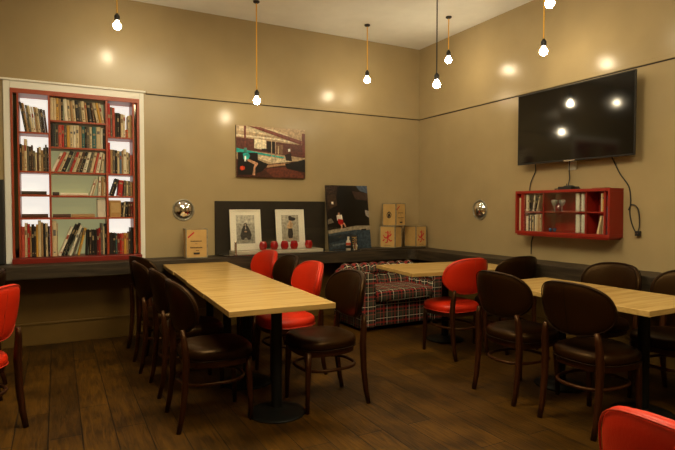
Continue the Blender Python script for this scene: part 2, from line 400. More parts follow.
books('books on the bottom middle shelf', *cM, ZP, [('c', 48, 355, 0), ('t', 12, 330, 0), ('w', 32, 310, 22), ('k', 30, 340, 23), ('k', 24, 350, 22), ('w', 28, 320, 20), ('g', 24, 290, 18), ('y', 28, 285, 14), ('k', 30, 262, 3), ('d', 28, 255, 1), ('k', 32, 260, 0), ('k', 28, 258, 0), ('m', 26, 268, 0), ('r', 16, 275, 0), ('g', 28, 325, 0), ('c', 18, 290, 0), ('k', 24, 320, 0)], 'on the bottom middle bookcase shelf')
books('books on the top right shelf', *cR, 2.076+SZ, [('r', 32, 345, 0), ('g', 24, 310, 0), ('p', 30, 305, 0), ('d', 20, 255, 0), ('k', 34, 255, 0), ('b', 14, 250, 0), ('c', 30, 245, 0), ('w', 26, 240, 0), ('o', 28, 85, 0), ('c', 24, 235, 0), ('t', 22, 240, 0)], 'on the top right bookcase shelf')
books('books on the second right shelf', *cR, 1.698+SZ, [('r', 24, 320, 0), ('t', 24, 250, 0), ('g', 28, 250, 0), ('k', 22, 245, 0), ('c', 24, 240, 0), ('u', 22, 235, 0), ('t', 20, 240, 0), ('w', 34, 260, 0), ('c', 22, 230, 0), ('g', 16, 220, 0), ('p', 22, 200, 0)], 'on the second right bookcase shelf')
books('books on the third right shelf', -3.905, cR[1], 1.466+SZ, [('k', 26, 185, 18), ('d', 12, 180, 17), ('r', 46, 165, 6), ('g', 22, 165, 2), ('c', 18, 160, 0), ('g', 22, 160, 0), ('t', 20, 150, 0)], 'on the third right bookcase shelf', fit=False, align='r')
books('books on the fourth right shelf', -3.83, cR[1], 1.246+SZ, [('k', 18, 155, 8), ('c', 14, 160, 6), ('k', 22, 165, 3), ('b', 24, 165, 0), ('m', 20, 160, 0)], 'on the fourth right bookcase shelf', fit=False, align='r')
books('books on the bottom right shelf', *cR, ZP, [('k', 40, 225, 0), ('k', 36, 222, 0), ('e', 16, 215, 0), ('m', 30, 215, 0), ('r', 18, 210, 0), ('p', 28, 215, 0), ('y', 28, 218, 0), ('t', 24, 215, 0), ('d', 24, 230, 0), ('k', 30, 275, 0)], 'on the bottom right bookcase shelf')
def flat_book(x0, x1, z, h, code, label):
    mb, ms = book_mesh(h, x1-x0, .19, code, False)
    o = mb.build('book', ms); o.rotation_euler = (0, PI/2, 0); o.location = (x0, .005, z+h)
    tag(o, label, 'book', 'books lying flat in the bookcase')
flat_book(-4.735, -4.52, 1.472+SZ, .034, 'd', 'dark brown book lying flat alone on the third left bookcase shelf')
flat_book(-4.735, -4.51, 1.246+SZ, .036, 'b', 'brown book lying flat alone on the fourth left bookcase shelf')
flat_book(-4.47, -4.41, 1.466+SZ, .034, 'd', 'small dark brown book lying flat beside the white one, middle of bookcase')
flat_book(-4.40, -4.15, 1.466+SZ, .026, 'w', 'white book lying flat on the fourth middle bookcase shelf')
flat_book(-4.47, -4.31, 1.246+SZ, .034, 'b', 'brown book lying flat at left on the fifth middle bookcase shelf')
flat_book(-4.305, -4.09, 1.246+SZ, .034, 't', 'tan book lying flat at right on the fifth middle bookcase shelf')
tag(MB().box(-4.065, -3.985, .01, .15, 1.246+SZ, 1.246+SZ+.19).build('storage_box', flat((215, 205, 185)), bevel=.003), 'white box file on the fifth middle bookcase shelf', 'box')
tag(MB().box(-3.950, -3.838, .01, .15, 1.246+SZ, 1.246+SZ+.175).box(-3.935, -3.853, .006, .01, 1.30, 1.40, 1).build('storage_box', [flat((170, 130, 75)), flat((190, 155, 100))], bevel=.003), 'tan box on the fourth right bookcase shelf', 'box')

# ------------------------------------------------------------------ black cupboard at the left edge
cb = thing('wall_cupboard', 'black cupboard on the ledge at far left of bookcase', 'cupboard', (-5.1, -.006, LT))
MB().box(-.3, .226, -.11, 0, .001, .80).build('body', 'black', cb, bevel=.004)
dr = MB().box(-.29, .220, -.128, -.11, .01, .79).build('door', 'black', cb, bevel=.003)
MB().box(.05, .17, -.150, -.128, .40, .412).build('handle', 'chrome', dr)

# ------------------------------------------------------------------ convex wall mirrors
def porthole(loc, rz, label):
    t = thing('convex_mirror', label, 'mirror', loc, rz, 'round convex wall mirrors')
    mx = Matrix.Rotation(PI/2, 4, 'X')   # +z -> -y
    r = .105
    prof = [(r*math.sin(R(a))/math.sin(R(50)), (math.cos(R(a))-math.cos(R(50)))*r/math.sin(R(50))+.004) for a in (50, 44, 38, 32, 26, 20, 14, 8, 3)]
    MB().lathe(prof, 32, mx=mx).build('mirror_glass', 'mirror', t, smooth=True)
    MB().lathe([(.106, .0), (.120, 0), (.122, .006), (.117, .013), (.108, .012), (.103, .004)], 36, mx=mx, cap=False).build('rim', 'box_edge', t, smooth=True)
porthole((-3.20, -.001, 1.328), 0, 'round convex mirror on the back wall right of the bookcase')
porthole((-.001, -1.205, 1.328), -PI/2, 'round convex mirror on the right wall left of the red cabinet')

# ------------------------------------------------------------------ pictures
def face(mb, poly, layer, w, h, mi):
    """polygon in 0..1 coords, on the -y face of a panel"""
    y = -.0006*layer
    vs = [((u-.5)*w, y, v*h) for u, v in poly]; n = len(vs)
    mb.add(vs, [tuple(range(n))], mi)
_art = {}
def flat_art(c, rough):
    k = tuple(c)
    if k not in _art: _art[k] = mat('print_colour_%02d' % (len(_art)+1), tuple((v/255)**2.2 for v in c), rough=rough, var=.45, vscale=34)
    return _art[k]
def art(name, w, h, polys, parent, y, base, z=0, rough=.35):
    mb = MB(); mats = [flat_art(base, rough)]; idx = {tuple(base): 0}
    mb.box(-w/2, w/2, 0, .002, 0, h, 0)
    for i, (c, poly) in enumerate(polys):
        if tuple(c) not in idx: idx[tuple(c)] = len(mats); mats.append(flat_art(c, rough))
        poly = [(min(max(u, 0), 1), min(max(v, 0), 1)) for u, v in poly]
        face(mb, poly, 1+i*.5, w, h, idx[tuple(c)])
    o = mb.build(name, mats, parent); o.location = (0, y, z); return o
def rect(a, b, c, d): return [(a, b), (c, b), (c, d), (a, d)]
def ell(cx, cy, rx, ry, n=10): return [(cx+rx*math.cos(2*PI*k/n), cy+ry*math.sin(2*PI*k/n)) for k in range(n)]
def px(pts, x0=40, y0=42, w=500, h=378): return [((x-x0)/w, 1-(y-y0)/h) for x, y in pts]
W1, H1 = .865, .595
pc = thing('wall_canvas', 'wide canvas on the back wall picturing a turquoise pool seen from a lounge', 'picture', (-2.172, -.001, 1.708))
MB().box(-W1/2, W1/2, -.028, 0, 0, H1).build('canvas_body', flat((60, 38, 25)), pc, bevel=.002)
art('artwork', W1, H1, [
    ((176, 150, 118), px([(40, 42), (540, 42), (540, 150), (40, 150)])),
    ((205, 188, 155), px([(60, 48), (300, 55), (420, 95), (300, 108), (60, 80)])),
    ((222, 208, 180), px([(40, 108), (330, 122), (520, 150), (520, 160), (330, 134), (40, 120)])),
    ((92, 52, 44), px([(40, 128), (540, 165), (540, 260), (40, 215)])),
    ((225, 210, 180), px([(165, 132), (250, 140), (250, 215), (165, 205)])),
    ((28, 18, 15), px([(255, 148), (312, 150), (312, 235), (255, 225)])),
    ((120, 90, 70), px([(322, 165), (372, 170), (372, 240), (322, 235)])),
    ((190, 165, 130), px([(335, 180), (341, 180), (341, 240), (335, 240)])),
    ((45, 28, 22), px([(215, 205), (255, 205), (258, 225), (215, 222)])),
    ((35, 165, 155), px([(40, 208), (110, 222), (385, 262), (370, 270), (190, 248), (40, 240)])),
    ((215, 195, 160), px([(190, 255), (440, 280), (440, 296), (300, 308), (230, 290), (190, 275)])),
    ((66, 34, 22), px([(40, 290), (260, 320), (440, 292), (540, 280), (540, 420), (40, 420)])),
    ((170, 130, 95), px([(260, 325), (430, 300), (400, 320), (250, 345)])),
    ((98, 50, 36), px([(230, 355), (390, 335), (520, 380), (530, 415), (300, 415)])),
    ((20, 13, 10), px([(50, 240), (188, 238), (190, 290), (262, 318), (222, 372), (150, 400), (50, 405)])),
    ((22, 13, 10), px([(385, 310), (440, 300), (538, 270), (540, 372), (400, 348)])),
    ((40, 22, 18), px([(385, 245), (430, 225), (440, 290), (395, 285)])),
    ((45, 175, 170), px([(84, 248), (120, 240), (135, 262), (122, 292), (88, 288)])),
    ((70, 130, 120), px([(92, 205), (112, 205), (114, 240), (92, 240)])),
    ((200, 150, 115), px([(118, 285), (188, 312), (190, 322), (170, 350), (168, 405), (150, 402), (160, 345), (165, 325), (115, 300)])),
    ((240, 240, 235), px([(94, 265), (106, 265), (106, 305), (94, 305)])),
    ((190, 60, 30), px([(65, 345), (80, 338), (98, 345), (95, 365), (75, 372), (62, 360)])),
    ((118, 66, 56), px([(120, 44), (210, 48), (512, 130), (512, 162)])),
    ((112, 60, 50), px([(92, 44), (106, 44), (106, 205), (92, 205)])),
    ((108, 56, 48), px([(514, 72), (538, 74), (538, 250), (514, 250)])),
    ((180, 160, 130), px([(284, 120), (290, 120), (290, 300), (284, 300)])),
    ((180, 160, 130), px([(314, 120), (318, 120), (318, 300), (314, 300)])),
    ((250, 248, 240), px([(408, 198), (424, 195), (426, 215), (410, 218)]))], pc, -.029, (176, 150, 118))
LZ = LT+.018   # slab
TT = LZ+.034   # pale tray   # top of the polished counter slab
tag(MB().box(-1.112, -.13, -.335, -.008, LT+.001, LT+.022).build('riser_board', 'ledge', bevel=.003), 'dark board on the ledge under the stacked wooden boxes', 'board')
# charcoal splashback and the polished counter slab with glass guard
tag(MB().box(-2.855, -1.47, -.036, -.007, LT+.001, 1.43).build('splashback', 'slate', bevel=.003), 'charcoal panel standing on ledge against back wall behind framed prints', 'panel')
tag(MB().box(-2.83, -1.12, -.358, -.038, LZ-.010, LZ).box(-2.81, -1.13, -.345, -.05, LT+.001, LZ-.010, 1).build('counter_slab', ['slab', 'black'], bevel=.002), 'polished dark counter slab on the ledge under the framed prints', 'counter')
tag(MB().box(-2.70, -1.62, -.29, -.045, LZ+.0008, TT).build('display_tray', 'tray', bevel=.003), 'pale flat display board on the dark counter slab under framed prints', 'board')
gg = thing('glass_guard', 'low clear glass guard on steel posts along the counter slab', 'glass screen', (-1.95, -.343, LZ+.0005))
MB().box(-.79, .76, -.004, .004, .02, .285).build('pane', 'glass', gg)
for xx in (-.765, .735):
    MB().lathe([(.022, .0005), (.022, .008), (.012, .012), (.012, .140), (.010, .148)], 16, c=(xx, -.02 if 0 else 0, 0)).build('post', 'chrome', gg, smooth=False)
def framed(x, w, h, label, polys, base):
    a = R(-7)
    t = thing('picture_frame', label, 'picture', (x, -.115, TT+.001), 0, 'pale framed prints on the counter', rx=a)
    fw = .012
    MB().box(-w/2, -w/2+fw, -.02, 0, 0, h).box(w/2-fw, w/2, -.02, 0, 0, h).box(-w/2+fw, w/2-fw, -.02, 0, 0, fw).box(-w/2+fw, w/2-fw, -.02, 0, h-fw, h).build('frame', 'frame_pale', t, bevel=.001)
    MB().box(-w/2+.001, w/2-.001, 0, .006, .001, h-.001).build('backing', 'black', t)
    MB().box(-w/2+fw, w/2-fw, -.008, 0, fw, h-fw).build('mount_board', 'mat_board', t)
    o = art('print', w*.60, h*.70, polys, t, -.0095, base, z=h*.16)
    MB().box(-w/2+fw, w/2-fw, -.016, -.014, fw, h-fw).build('glazing', 'glass', t)
framed(-2.52, .365, .465, 'pale framed print of a seated dark figure on the counter, left of two', [
    ((150, 145, 130), rect(0, 0, 1, .28)), ((196, 190, 172), rect(.0, .7, 1, 1)),
    ((62, 58, 54), [(.38, .62), (.62, .62), (.72, .5), (.82, .3), (.75, .14), (.6, .12), (.55, .2), (.45, .2), (.4, .12), (.25, .14), (.2, .3), (.3, .5)]),
    ((45, 42, 40), ell(.5, .66, .10, .07)), ((170, 150, 130), ell(.5, .66, .055, .05)), ((200, 195, 180), [(.47, .5), (.53, .5), (.52, .6), (.48, .6)]),
    ((180, 150, 120), ell(.5, .42, .08, .03))], (168, 162, 146))
framed(-1.965, .365, .465, 'pale framed print of a standing figure in large hat, right of two', [
    ((160, 152, 132), rect(0, 0, 1, .25)), ((185, 178, 160), rect(0, .75, .6, 1)),
    ((40, 36, 34), [(.38, .5), (.62, .5), (.66, .3), (.6, .14), (.38, .14), (.34, .3)]),
    ((200, 165, 125), [(.4, .5), (.6, .5), (.68, .66), (.56, .74), (.42, .74), (.32, .6), (.3, .52)]),
    ((190, 155, 120), ell(.52, .77, .07, .05)), ((48, 44, 42), ell(.62, .85, .22, .07)), ((60, 52, 48), ell(.5, .92, .1, .05)),
    ((190, 155, 125), [(.42, .03), (.48, .03), (.5, .14), (.42, .14)]), ((190, 155, 125), [(.54, .03), (.6, .03), (.58, .14), (.52, .14)])], (172, 164, 145))
# tall canvas of the night pool
W2, H2 = .60, .805
def p2(pts): return [((x-40)/245, 1-(y-28)/382) for x, y in pts]
nc_ = thing('leaning_canvas', 'tall dark canvas of a night poolside leaning against back wall', 'picture', (-1.185, -.165, LZ+.001), 0, rx=R(-8))
MB().box(-W2/2, W2/2, -.022, 0, 0, H2).build('canvas_body', 'black', nc_, bevel=.002)
art('artwork', W2, H2, [
    ((48, 33, 24), p2([(40, 30), (120, 30), (110, 110), (60, 160), (40, 200)])),
    ((70, 82, 100), p2([(215, 28), (285, 28), (285, 75), (240, 60)])),
    ((56, 40, 34), p2([(190, 60), (285, 75), (285, 140), (210, 110)])),
    ((14, 10, 8), p2([(110, 40), (190, 40), (200, 110), (280, 120), (285, 270), (130, 280), (120, 160), (95, 130)])),
    ((58, 42, 30), p2([(45, 90), (95, 80), (100, 150), (55, 170)])),
    ((150, 140, 130), p2([(262, 178), (285, 182), (285, 225), (265, 210)])),
    ((100, 90, 78), p2([(40, 235), (60, 225), (75, 250), (40, 262)])),
    ((18, 13, 11), p2([(45, 258), (140, 252), (150, 285), (45, 290)])),
    ((140, 128, 108), p2([(40, 296), (130, 284), (200, 272), (285, 272), (285, 298), (200, 296), (120, 306), (40, 318)])),
    ((50, 64, 74), p2([(40, 318), (120, 306), (200, 296), (285, 298), (285, 410), (40, 410)])),
    ((34, 44, 52), p2([(40, 330), (160, 316), (190, 330), (100, 360), (40, 372)])),
    ((84, 98, 106), p2([(60, 380), (170, 366), (175, 374), (60, 392)])),
    ((20, 20, 22), p2([(232, 292), (262, 292), (262, 300), (232, 300)])),
    ((215, 205, 190), p2([(92, 208), (122, 205), (126, 235), (94, 238)])),
    ((150, 20, 20), p2([(98, 228), (128, 235), (130, 262), (112, 270), (98, 255)])),
    ((180, 130, 100), p2([(112, 264), (122, 262), (122, 288), (114, 288)])),
    ((180, 130, 100), p2([(126, 255), (134, 252), (144, 276), (138, 280)])),
    ((165, 120, 95), p2([(100, 192), (110, 192), (111, 206), (100, 206)])),
    ((235, 220, 200), p2([(66, 128), (78, 128), (78, 142), (66, 142)]))], nc_, -.023, (26, 18, 14), rough=.25)
# ruby glasses
gl0 = None
glx = [(-2.35, 'far left of the five, before the seated print'), (-2.215, 'second from left, between the two framed prints'), (-2.085, 'middle of the five, before the standing print'),
       (-1.965, 'fourth from left, before the standing print'), (-1.775, 'far right of the five, apart beside the prints')]
for i, (x, d) in enumerate(glx):
    lab = 'ruby red glass candle holder, ' + d
    if gl0 is None:
        gl0 = thing('candle_glass', lab, 'candle holder', (x, -.21, TT+.001), 0, 'ruby glass candle holders on the counter')
        g = MB()
        prof = [(.030, 0), (.038, .006), (.047, .035), (.049, .060), (.044, .090), (.036, .112), (.034, .118), (.031, .116), (.040, .085), (.044, .058), (.040, .030), (.028, .012)]
        g.lathe([(a*.95, b*.82) for a, b in prof], 20).build('glass_cup', 'red_glass', gl0, smooth=True)
        MB().lathe([(.024, .0112), (.025, .035), (.004, .036), (.002, .045)], 14).build('candle', 'wax', gl0, smooth=False)
    else: dup(gl0, (x, -.21, TT+.001), 0, lab, 'ruby glass candle holders on the counter')
# small bottle, leaflet and tub in front of the dark canvas
bt = thing('bottle', 'small white bottle with orange and black label before the dark canvas', 'bottle', (-1.255, -.25, LZ+.001))
MB().lathe([(.026, 0), (.030, .004), (.030, .095), (.022, .112), (.012, .125), (.012, .14)], 18).build('bottle_body', flat((225, 215, 195)), bt, smooth=True)
MB().lathe([(.0306, .020), (.0306, .055)], 18, cap=False).build('label_band', flat((20, 15, 12)), bt)
MB().lathe([(.0306, .058), (.0306, .088)], 18, cap=False).build('label_band', flat((210, 70, 30)), bt)
MB().lathe([(.014, .14), (.014, .162)], 14).build('cap', flat((225, 215, 195)), bt)
lf = thing('menu_card', 'black card with gold lettering standing before the dark canvas', 'card', (-1.155, -.235, LZ+.001), 0, rx=R(-6))
lmb = MB().box(-.045, .045, -.003, 0, 0, .175, 0)
for k, (a, b) in enumerate([(-.03, .028), (-.022, .03), (-.03, .018), (-.026, .03), (-.02, .02)]): lmb.box(a, b, -.0038, -.003, .145-k*.026, .155-k*.026, 1)
lmb.build('card', ['black', flat((190, 150, 70))], lf)
MB().box(-.03, .03, 0, .028, 0, .003).build('card_stand', 'black', lf)
tb = thing('tub', 'small cream tub beside the orange labelled bottle', 'tub', (-1.175, -.285, LZ+.001))
MB().lathe([(.020, 0), (.028, .045)], 16).build('tub_body', flat((225, 205, 160)), tb, smooth=False)
MB().lathe([(.030, .045), (.030, .052), (.012, .075), (.006, .078)], 16).build('tub_lid', flat((235, 225, 205)), tb)

# ------------------------------------------------------------------ wooden boxes
def crate(x, y, z, rz, w, d, h, label, marks_front, marks_side, side=1):
    t = thing('wooden_box', label, 'box', (x, y, z), R(rz), 'tan wooden boxes with metal edges')
    MB().box(-w/2+.002, w/2-.002, -d/2+.002, d/2-.002, .002, h-.002).build('body', 'box_wood', t)
    e = .009; q = .0015
    eb = MB()
    for sx in (-1, 1):
        for sy in (-1, 1):
            cx, cy = sx*(w/2-e/2), sy*(d/2-e/2); eb.box(cx-e/2-q, cx+e/2+q, cy-e/2-q, cy+e/2+q, .0, h)
    for zz in (0, h-e):
        for sy in (-1, 1): eb.box(-w/2, w/2, sy*(d/2-e/2)-e/2-q, sy*(d/2-e/2)+e/2+q, zz, zz+e)
        for sx in (-1, 1): eb.box(sx*(w/2-e/2)-e/2-q, sx*(w/2-e/2)+e/2+q, -d/2, d/2, zz, zz+e)
    eb.build('edging', 'box_edge', t)
    for fr, ml in ((True, marks_front), (False, marks_side)):
        if not ml: continue
        mb = MB(); cols = []
        for i, (c, poly) in enumerate(ml):
            if c not in cols: cols.append(c)
            ww = w if fr else d
            if fr: vs = [((u-.5)*w, -d/2+.0015-.0003*i, v*h) for u, v in poly]
            else: vs = [(side*(w/2-.0015+.0003*i), side*(u-.5)*d, v*h) for u, v in poly]
            mb.add(vs, [tuple(range(len(vs)))], cols.index(c))
        mb.build('printing', cols, t)
def bars(rows):  # stand-in for lettering too small to read
    out = []
    for y, a, b, hh in rows:
        u = a; k = 0
        while u < b-.02:
            wd = .03+.02*((k*7) % 3)/2; out.append(('ink', rect(u, y, min(u+wd, b), y+hh*(1 if k % 3 else 1.3)))); u += wd+.012; k += 1
    return out
text_face = [('ink_red', [(.08, .72), (.12, .68), (.40, .86), (.36, .90)])]+bars([(.56, .22, .74, .03), (.48, .44, .52, .015), (.34, .2, .76, .032), (.25, .46, .6, .02)])+[('ink', [(.36, .13), (.62, .13), (.64, .19), (.34, .19)])]
dragon = [('ink_red', p) for p in (
    [(.42, .48), (.52, .62), (.60, .60), (.62, .50), (.55, .42), (.46, .40)], [(.50, .60), (.47, .74), (.53, .80), (.58, .72), (.57, .60)],
    [(.60, .56), (.74, .66), (.78, .62), (.66, .50)], [(.62, .62), (.66, .78), (.70, .78), (.68, .62)], [(.44, .46), (.30, .52), (.24, .60), (.22, .55), (.30, .44), (.42, .40)],
    [(.50, .42), (.46, .28), (.36, .24), (.38, .20), (.52, .24), (.56, .40)], [(.58, .44), (.70, .34), (.80, .36), (.80, .31), (.68, .28), (.56, .38)],
    [(.28, .40), (.18, .32), (.22, .28), (.34, .36)], [(.36, .70), (.42, .66), (.46, .70), (.40, .75)])]+bars([(.10, .30, .7, .015)])
def ring(cx, cy, r0, r1, sx=1, a0=0, a1=360, n=14):
    o = []
    for k in range(n):
        a, b = R(a0+(a1-a0)*k/n), R(a0+(a1-a0)*(k+1)/n)
        o.append([(cx+sx*r0*math.cos(a), cy+r0*math.sin(a)), (cx+sx*r1*math.cos(a), cy+r1*math.sin(a)), (cx+sx*r1*math.cos(b), cy+r1*math.sin(b)), (cx+sx*r0*math.cos(b), cy+r0*math.sin(b))])
    return o
emblem = [('ink', p) for p in ring(.5, .48, .11, .145, 1.2)]+[('ink', [(.42, .42), (.5, .36), (.60, .46), (.56, .58), (.50, .52), (.44, .56)]), ('ink', [(.5, .56), (.55, .62), (.5, .66), (.46, .60)])]
BX = LT+.0232
crate(-3.115, -.19, LT+.0012, -4, .228, .19, .312, 'tan wooden box with printed front standing alone left of counter slab', text_face, None)
crate(-.580, -.178, BX, -60, .222, .195, .278, 'tan wooden box with red emblem, lower left of the stacked three', dragon, None)
crate(-.182, -.172, BX, -78, .21, .21, .274, 'tan wooden box with red emblem, lower right beside the stacked pair', None, dragon)
crate(-.530, -.178, BX+.280, -71, .22, .212, .292, 'tan wooden box with black round emblem, topmost of the stack', emblem, text_face)

# ------------------------------------------------------------------ television
tv = thing('television', 'large black flat television mounted on the right wall', 'television', (-.012, -2.53, 2.16), R(1.0))
MB().box(-.035, 0, -.20, .20, -.15, .15).build('wall_bracket', 'black', tv)
MB().box(-.085, -.035, -.52, .52, -.26, .20).build('rear_housing', 'tv_case', tv, bevel=.01)
MB().box(-.105, -.085, -.635, .635, -.362, .362).build('bezel', 'tv_case', tv, bevel=.004)
MB().box(-.1065, -.105, -.625, .625, -.345, .352).build('screen', 'tv_screen', tv)
MB().box(-.112, -.105, -.06, .06, -.366, -.352).build('sensor_bar', 'chrome', tv)

# ------------------------------------------------------------------ red wall cabinet
rc = thing('wall_cabinet', 'red glass fronted cabinet mounted on the right wall below television', 'cabinet', (0, -2.52, 1.085))
CY = -2.52; D0 = -.19
def cp(name, y0, y1, x0, x1, z0, z1, m, lab=None, bv=.002, parent=rc):
    o = MB().box(x0, x1, y0-CY, y1-CY, z0-1.085, z1-1.085).build(name, m, parent, bevel=bv)
    if lab: o['label'] = lab
    return o
YA, YB = -1.932, -3.006
cp('top_panel', YB, YA, D0, -.001, 1.497, 1.525, 'red_cab'); cp('bottom_panel', YB, YA, D0, -.001, 1.085, 1.115, 'red_cab')
cp('lower_lip', YB+.02, YA-.02, D0+.01, -.001, 1.068, 1.085, 'red_cab')
cp('side_panel', YA-.022, YA, D0, -.001, 1.115, 1.497, 'red_cab'); cp('side_panel', YB, YB+.022, D0, -.001, 1.115, 1.497, 'red_cab')
cp('back_panel', YB+.022, YA-.022, -.012, -.001, 1.115, 1.497, 'red_in')
for y, wd in ((-1.997, .047), (-2.273, .018), (-2.752, .018), (-2.937, .020)): cp('divider', y-wd, y, D0+.012, -.012, 1.115, 1.497, 'red_cab')
for a, b in ((-2.273, -2.044), (-2.752, -2.291), (-2.937, -2.770)): cp('shelf', a+0.0, b, D0+.02, -.012, 1.302, 1.316, 'red_cab')
for a, b, x in ((-2.50, -2.045, D0+.006), (-2.80, -2.40, D0+.001)):
    cp('glass_door', a, b, x-.002, x+.002, 1.117, 1.495, 'glass', None, 0)
def cabook(y, w, h, z, code, i, label, lean=0):
    mb, ms = book_mesh(w, h, .125, code, random.random() < .6)
    o = mb.build('book', ms); o.rotation_euler = (0, 0, -PI/2); 
    # spine (-y local) faces -x; local +x -> -y world ; lean about world x
    o.rotation_euler = Matrix.Rotation(R(lean), 3, 'X').to_4x4().to_euler() if 0 else (Matrix.Rotation(R(lean), 3, 'X') @ Matrix.Rotation(-PI/2, 3, 'Z')).to_euler()
    o.location = (D0+.03, y, z+(w*math.sin(R(lean)) if lean > 0 else 0)); tag(o, label, 'book', 'books in the red wall cabinet')
ups = [('w', .022, .170, 0), ('c', .016, .165, 0), ('k', .022, .160, 0), ('d', .018, .155, 0), ('w', .018, .165, -6+12), ('k', .026, .150, 10), ('c', .014, .160, 14)]
y = -2.048
for i, (c, w, h, ln) in enumerate(ups):
    cabook(y, w, h, 1.316+.001, c, i, f'{CN[c][1]} book, {ORD[i]} from left in upper left bay of red wall cabinet', ln); y -= w/math.cos(R(ln))+.001
    if i == 3: y -= 0
y = -2.048
lows = [('w', .030, .150, 0), ('k', .018, .165, 0), ('w', .014, .165, 0), ('k', .012, .155, 0), ('c', .020, .150, 0), ('k', .012, .155, 0), ('w', .020, .165, 0), ('c', .020, .170, 0), ('t', .022, .160, 0), ('c', .018, .170, 0)]
for i, (c, w, h, ln) in enumerate(lows):
    cabook(y, w, h, 1.116, c, i, f'{CN[c][1]} book, {ORD[i]} from left in lower left bay of red wall cabinet', ln); y -= w+.001
cabook(-1.957, .022, .34, 1.116, 'c', 0, 'tall cream book in narrow left slot of red wall cabinet')
cabook(-1.980, .016, .33, 1.116, 'd', 0, 'tall dark brown book in narrow left slot of red wall cabinet')
cabook(-2.9575, .014, .345, 1.116, 'u', 0, 'tall blue book, left in narrow right slot of red wall cabinet')
cabook(-2.971, .014, .335, 1.116, 'g', 0, 'tall grey book, right in narrow right slot of red wall cabinet')
cabook(-2.897, .014, .165, 1.317, 'c', 0, 'cream book, left of two in upper right bay of red wall cabinet')
cabook(-2.915, .016, .160, 1.317, 'y', 0, 'yellow book, right of two in upper right bay of red wall cabinet')
cabook(-2.858, .018, .165, 1.116, 'c', 0, 'cream book leaning in lower right bay of red wall cabinet', 12)
cabook(-2.918, .016, .165, 1.116, 'w', 0, 'white book upright in lower right bay of red wall cabinet', 0)
# white tubes standing in for reflections in the glass doors
wf0 = None
for i, (yy, zz, lab) in enumerate(((-2.645, 1.317, 'white reflection stand-in, left of two on upper middle shelf of red wall cabinet'), (-2.705, 1.317, 'white reflection stand-in, right of two on upper middle shelf of red wall cabinet'),
                                   (-2.648, 1.116, 'white reflection stand-in, left of two in lower middle bay of red wall cabinet'), (-2.708, 1.116, 'white reflection stand-in, right of two in lower middle bay of red wall cabinet'))):
    if wf0 is None:
        g = MB(); prof = []
        for k in range(13): prof.append((.024 if k % 2 else .0215, k*.172/12))
        wf0 = g.lathe(prof, 16).build('reflection_tube', flat((222, 220, 200)), smooth=True); o = wf0
    else: o = wf0.copy(); COL.objects.link(o)
    o.location = (-.13, yy, zz); tag(o, lab, 'tube', 'white reflection stand-ins in the red wall cabinet')
# stemware and blue cups
sg0 = None
for i, (yy, xx, lab) in enumerate(((-2.37, -.12, 'clear wine glass, left of two in red wall cabinet'), (-2.45, -.11, 'clear wine glass, right of two in red wall cabinet'))):
    if sg0 is None:
        sg0 = MB().lathe([(.028, 0), (.028, .003), (.004, .006), (.0035, .05), (.02, .062), (.032, .085), (.030, .115), (.028, .115), (.030, .086), (.018, .066), (.001, .058)], 18, cap=False).build('wine_glass', 'chrome', smooth=True)
        sg0.data.materials.clear(); sg0.data.materials.append(M['stemware']); o = sg0
    else: o = sg0.copy(); COL.objects.link(o)
    o.location = (xx, yy, 1.317); tag(o, lab, 'glass', 'wine glasses in the red wall cabinet')
bc0 = None
for i, (yy, lab) in enumerate(((-2.325, 'tiny blue glass cup, left of two at bottom of red wall cabinet'), (-2.375, 'tiny blue glass cup, right of two at bottom of red wall cabinet'))):
    if bc0 is None: bc0 = MB().lathe([(.012, 0), (.018, .035), (.016, .035), (.010, .004)], 14).build('blue_cup', flat((60, 95, 140), .2), smooth=True); o = bc0
    else: o = bc0.copy(); COL.objects.link(o)
    o.location = (-.12, yy, 1.116); tag(o, lab, 'cup', 'blue cups in the red wall cabinet')
# router, cables, socket
rt_ = thing('router', 'small black router box on top of the red wall cabinet', 'router', (-.11, -2.52, 1.526))
MB().box(-.06, .06, -.075, .075, .0, .028).build('case', 'black', rt_, bevel=.004)
MB().tube([(.05, .06, .028), (.05, .062, .06)], .004, 6).build('antenna', 'black', rt_)
MB().tube([(-.05, .12, .006), (-.03, .09, .010), (0, .04, .034), (.02, -.03, .036), (0, -.10, .012), (-.02, -.14, .006)], .005, 6).build('loose_cable', 'cord_k', rt_)
tag(MB().box(-.11, -.03, -2.90, -2.77, 1.5265, 1.5345).build('remote_tray', flat((120, 85, 50)), bevel=.002), 'thin brown notebook lying on top of the red wall cabinet', 'notebook')
sk = thing('wall_socket', 'white wall socket below the television', 'socket', (-.001, -2.478, 1.762))
MB().box(-.010, 0, -.045, .045, -.043, .043).build('face_plate', 'socket', sk, bevel=.003)
for a in (-.02, .02): MB().box(-.013, -.010, a-.008, a+.008, -.012, .012).build('switch', 'socket', sk, bevel=.001)
def cable(name, pts, label, r=.005):
    P = [Vector(p) for p in pts]; out = []
    for i in range(len(P)-1):
        p0, p1, p2_, p3 = P[max(i-1, 0)], P[i], P[i+1], P[min(i+2, len(P)-1)]
        for k in range(6):
            t = k/6; out.append(.5*((2*p1)+(p2_-p0)*t+(2*p0-5*p1+4*p2_-p3)*t*t+(3*p1-p0-3*p2_+p3)*t**3))
    out.append(P[-1])
    o = MB().tube(out, r, 6).build(name, 'cord_k', smooth=True); return tag(o, label, 'cable')
cable('cable', [(-.02, -2.03, 1.85), (-.008, -2.03, 1.74), (-.008, -1.99, 1.66), (-.008, -1.965, 1.60), (-.008, -1.955, 1.50), (-.008, -1.958, 1.40)], 'black cable from television to left end of red cabinet')
cable('cable', [(-.03, -2.47, 1.84), (-.022, -2.452, 1.74), (-.022, -2.46, 1.64), (-.05, -2.47, 1.57), (-.05, -2.50, 1.556)], 'black cable from television passing the white socket to router')
